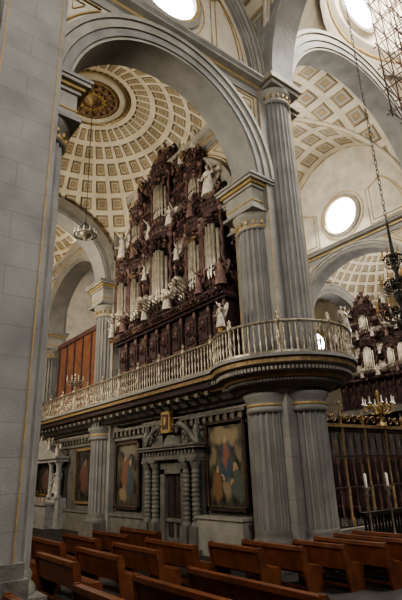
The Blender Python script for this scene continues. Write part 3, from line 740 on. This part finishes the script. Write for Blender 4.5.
for (xa,xb) in((11.3,17.5),):
    m.box((xa,y-.1,0),(xb,y+.1,.15),IRON); m.box((xa,y-.1,1.0),(xb,y+.1,1.1),IRON)
    t=xa+.08
    while t<xb: m.lathe([(.04,.15),(.03,.3),(.055,.5),(.03,.75),(.04,1.0)],(t,y,0),6,IRON,cap=False); t+=.15
m.build('dark_altar_rail')
def candle(x,y,h=1.72):
    m=MB()
    m.lathe([(.16,0),(.15,.05),(.05,.1),(.03,.3),(.06,.4),(.025,.5),(.025,h-.25),(.06,h-.2),(.03,h-.12),(.1,h-.02),(.1,h)],(x,y,0),12,BRASS)
    m.lathe([(.035,h),(.035,h+.3),(.005,h+.33)],(x,y,0),8,WAX); m.build('altar_candlestick')
candle(11.05,7.7); candle(12.0,7.7)
def candelabrum(name,c,s=1,mat=GOLD):
    m=MB(); m.M=Matrix.Translation(c)@Matrix.Scale(s,4)
    m.lathe([(.15,0),(.13,.06),(.04,.12),(.03,.35),(.09,.45),(.03,.55),(.03,.8),(.06,.9),(.02,1.0)],(0,0,0),10,mat)
    for k in range(8):
        a=2*pi*k/8; ca,sa=math.cos(a),math.sin(a)
        m.tube([(0,0,.4),(.2*ca,.2*sa,.32),(.4*ca,.4*sa,.42),(.42*ca,.42*sa,.6)],.02,mat,5); m.lathe([(.06,.6),(.02,.64),(.02,.8)],(.42*ca,.42*sa,0),6,WAX)
        m.scroll((.22*ca,.22*sa,.5),(ca,sa,0),Z,.1,mat,1.3,1,.18)
    return m.build(name)
candelabrum('gilt_candelabrum',(14.7,9.3,3.46),1.2,GOLDT)
candelabrum('gilt_candelabrum.001',(8.55,20.5,5.78),.9,BRASS)
for a in(170,318):
    m=MB(); ra=math.radians(a); c=(10+1.95*math.cos(ra),9.2+1.95*math.sin(ra),5.78)
    m.lathe([(.09,0),(.09,.12),(.05,.16)],c,10,GOLD); angel(m,(c[0],c[1],c[2]+.14),math.cos(ra),math.sin(ra),.65,WHITE,WOODL); m.build('gallery_angel_statue')
# ---------------------------------------------------------------- hanging lamps
def chandelier(name,x,y,z,ztop,R=.38,mat=BRASS):
    m=MB(); m.tube([(x,y,z+.5),(x,y,ztop)],.012,IRON,5)
    for k in range(6):
        a=k*pi/3; m.tube([(x,y,z+.5),(x+R*math.cos(a),y+R*math.sin(a),z)],.01,IRON,4)
    m.tube([(x+R*math.cos(i*pi/8),y+R*math.sin(i*pi/8),z) for i in range(16)],.03,mat,6,True)
    for i in range(12):
        a=i*pi/6; m.lathe([(.02,0),(.05,.04),(.02,.06),(.02,.18)],(x+R*math.cos(a),y+R*math.sin(a),z),6,WAX)
    m.lathe([(.02,-.25),(.1,-.12),(R*.6,-.02),(R*.6,.0)],(x,y,z),12,mat)
    return m.build(name)
chandelier('ring_chandelier',5.93,14.1,10.15,16.0)
def lantern(name,x,y,z0,ztop):
    m=MB(); m.M=Matrix.Translation((x,y,z0)); H=3.3
    m.lathe([(.0,0),(.06,.08),(.03,.2),(.12,.35),(.2,.5),(.22,.62),(.1,.75),(.06,1.0),(.12,1.15),(.16,1.3),(.08,1.45),(.04,1.9),(.1,2.05),(.05,2.2),(.03,H)],(0,0,0),12,IRON)
    for R,z,n in((.62,.75,10),(.42,1.5,8),(.25,2.2,6)):
        for k in range(n):
            a=2*pi*k/n; ca,sa=math.cos(a),math.sin(a)
            m.tube([(0,0,z),(.45*R*ca,.45*R*sa,z-.18),(.9*R*ca,.9*R*sa,z-.1),(R*ca,R*sa,z+.12)],.018,BRASS,5)
            m.scroll((.5*R*ca,.5*R*sa,z+.08),(ca,sa,0),Z,.13,IRON,1.4,1,.16)
            m.lathe([(.06,.12),(.03,.15),(.02,.17),(.02,.34)],(R*ca,R*sa,z),6,GOLD)
        m.tube([(R*.75*math.cos(i*pi/8),R*.75*math.sin(i*pi/8),z) for i in range(16)],.02,IRON,5,True)
    for i in range(int((ztop-z0-H)/.16)):
        zz=H+i*.16; 
        if i%2: m.tube([(.035*math.cos(t),0,zz+.1*math.sin(t)) for t in [k*pi/4 for k in range(8)]],.01,IRON,4,True)
        else: m.tube([(0,.035*math.cos(t),zz+.1*math.sin(t)) for t in [k*pi/4 for k in range(8)]],.01,IRON,4,True)
    return m.build(name)
lantern('ornate_hanging_lamp',10.75,5.72,4.9,20)
# ---------------------------------------------------------------- scaffold in crossing
m=MB(); x0,y0=15.3,5.3; zb=15.0
for i in range(4):
    for j in range(3):
        m.tube([(x0+i*.9,y0+j*.9,zb),(x0+i*.9,y0+j*.9,25.5)],.03,RUST,5)
for k in range(9):
    z=zb+.2+k*1.15
    for j in range(3): m.tube([(x0-.2,y0+j*.9,z),(x0+2.9,y0+j*.9,z)],.025,RUST,5)
    for i in range(4): m.tube([(x0+i*.9,y0-.2,z),(x0+i*.9,y0+2,z)],.025,RUST,5)
    for i in range(3):
        m.tube([(x0+i*.9,y0,z),(x0+(i+1)*.9,y0,z+1.1)],.018,RUST,5); m.tube([(x0+(i+1)*.9,y0+1.8,z),(x0+i*.9,y0+1.8,z+1.1)],.018,RUST,5)
m.build('dome_scaffold')
# ---------------------------------------------------------------- pews
def pew(x,y0,y1,face=1):
    m=MB(); f=face; m.M=Matrix.Diagonal((1,1,.82,1))
    prof=[(0,0),(-.06,.5),(-.12,.92),(-.1,1.0),(-.02,1.0),(.02,.93),(.06,.62),(.2,.56),(.4,.54),(.46,.48),(.42,.3),(.46,0)]
    for y in(y0,y1-.06):
        m.prism([(p[0]*f,p[1]) for p in prof],(x,y,0),X,Z,Y,.06,PEW)
    m.prism([(-.02*f,.45),(-.1*f,.96),(-.04*f,.97),(.04*f,.46)],(x,y0+.05,0),X,Z,Y,y1-y0-.1,PEW)
    m.prism([(-.13*f,.9),(-.12*f,.98),(-.0*f,.98),(-.01*f,.9)],(x,y0+.02,0),X,Z,Y,y1-y0-.04,PEW)
    m.box((min(x,x+.44*f),y0+.05,.5),(max(x,x+.44*f),y1-.05,.54),PEW); m.box((x-.02,y0+.05,.1),(x+.02,y1-.05,.16),PEW)
    m.box((min(x+.36*f,x+.4*f),y0+.05,.3),(max(x+.36*f,x+.4*f),y1-.05,.5),PEW)
    return m.build('wooden_pew')
for i in range(4): pew(2.3+i*.9,4.2,7.2-.1*i)
for i in range(6): pew(7.0+i*.68,7.35-.45*i,8.9-.3*i if i<2 else 7.75)
for i in range(4): pew(3.9+i*.85,8.7,10.6)
for i in range(5): pew(3.9+i*.85,11.4,13.4)
# ---------------------------------------------------------------- lights
def area(name,loc,tgt,size,power,col=(1,1,1)):
    l=bpy.data.lights.new(name,'AREA'); l.size=size; l.energy=power; l.color=col
    o=bpy.data.objects.new(name,l); o.location=loc; o.rotation_euler=(Vector(tgt)-Vector(loc)).to_track_quat('-Z','Y').to_euler(); bpy.context.scene.collection.objects.link(o)
area('light_crossing_dome',(16,1.5,28),(12,6,0),4,5200,(1,.975,.94))
area('light_transept_window',(-1,-6,14),(5,11,12.5),4,1500,(1,.985,.96))
area('light_aisle_left',(-2.9,14.1,9),(8,14.1,14.0),2.5,1150,(1,.90,.72))
area('light_aisle_left_far',(-2.9,23.9,9),(8,23.9,13.5),2.5,1300,(1,.85,.63))
area('light_nave_clerestory',(20.8,14.1,16.3),(14,15,10),1.6,750,(1,.965,.9))
area('light_nave_clerestory_near',(11.2,14.1,16.1),(19,14.1,18),1.6,600,(1,.96,.88))
area('light_aisle_right',(29.9,14.1,11),(22,14.1,12),2.0,600,(1,.97,.93))
area('light_nave_far',(16,36,17),(16,20,10),4,900,(1,.94,.86))
w=bpy.data.worlds.new('World'); bpy.context.scene.world=w; w.use_nodes=True
w.node_tree.nodes['Background'].inputs[0].default_value=(1,.97,.94,1); w.node_tree.nodes['Background'].inputs[1].default_value=.12
# ---------------------------------------------------------------- camera
cd=bpy.data.cameras.new('camera'); cam=bpy.data.objects.new('camera',cd); bpy.context.scene.collection.objects.link(cam)
cd.sensor_fit='VERTICAL'; cd.sensor_height=24; cd.lens=474/600*24; cd.clip_end=200
th=math.radians(20); F=Vector((.614,.789,0)).normalized(); Rr=Vector((F.y,-F.x,0))
fw=F*math.cos(th)+Vector((0,0,math.sin(th))); up=-F*math.sin(th)+Vector((0,0,math.cos(th)))
ex=(Rr*.9994-up*.0346).normalized(); ey=(Rr*.0346+up*.9994).normalized(); ez=-fw
Mx=Matrix((ex,ey,ez)).transposed().to_4x4(); Mx.translation=(0,0,2.2); cam.matrix_world=Mx
bpy.context.scene.camera=cam
bpy.context.scene.view_settings.view_transform='AgX'
bpy.context.scene.view_settings.look='AgX - Medium High Contrast'
bpy.context.scene.view_settings.exposure=0.15
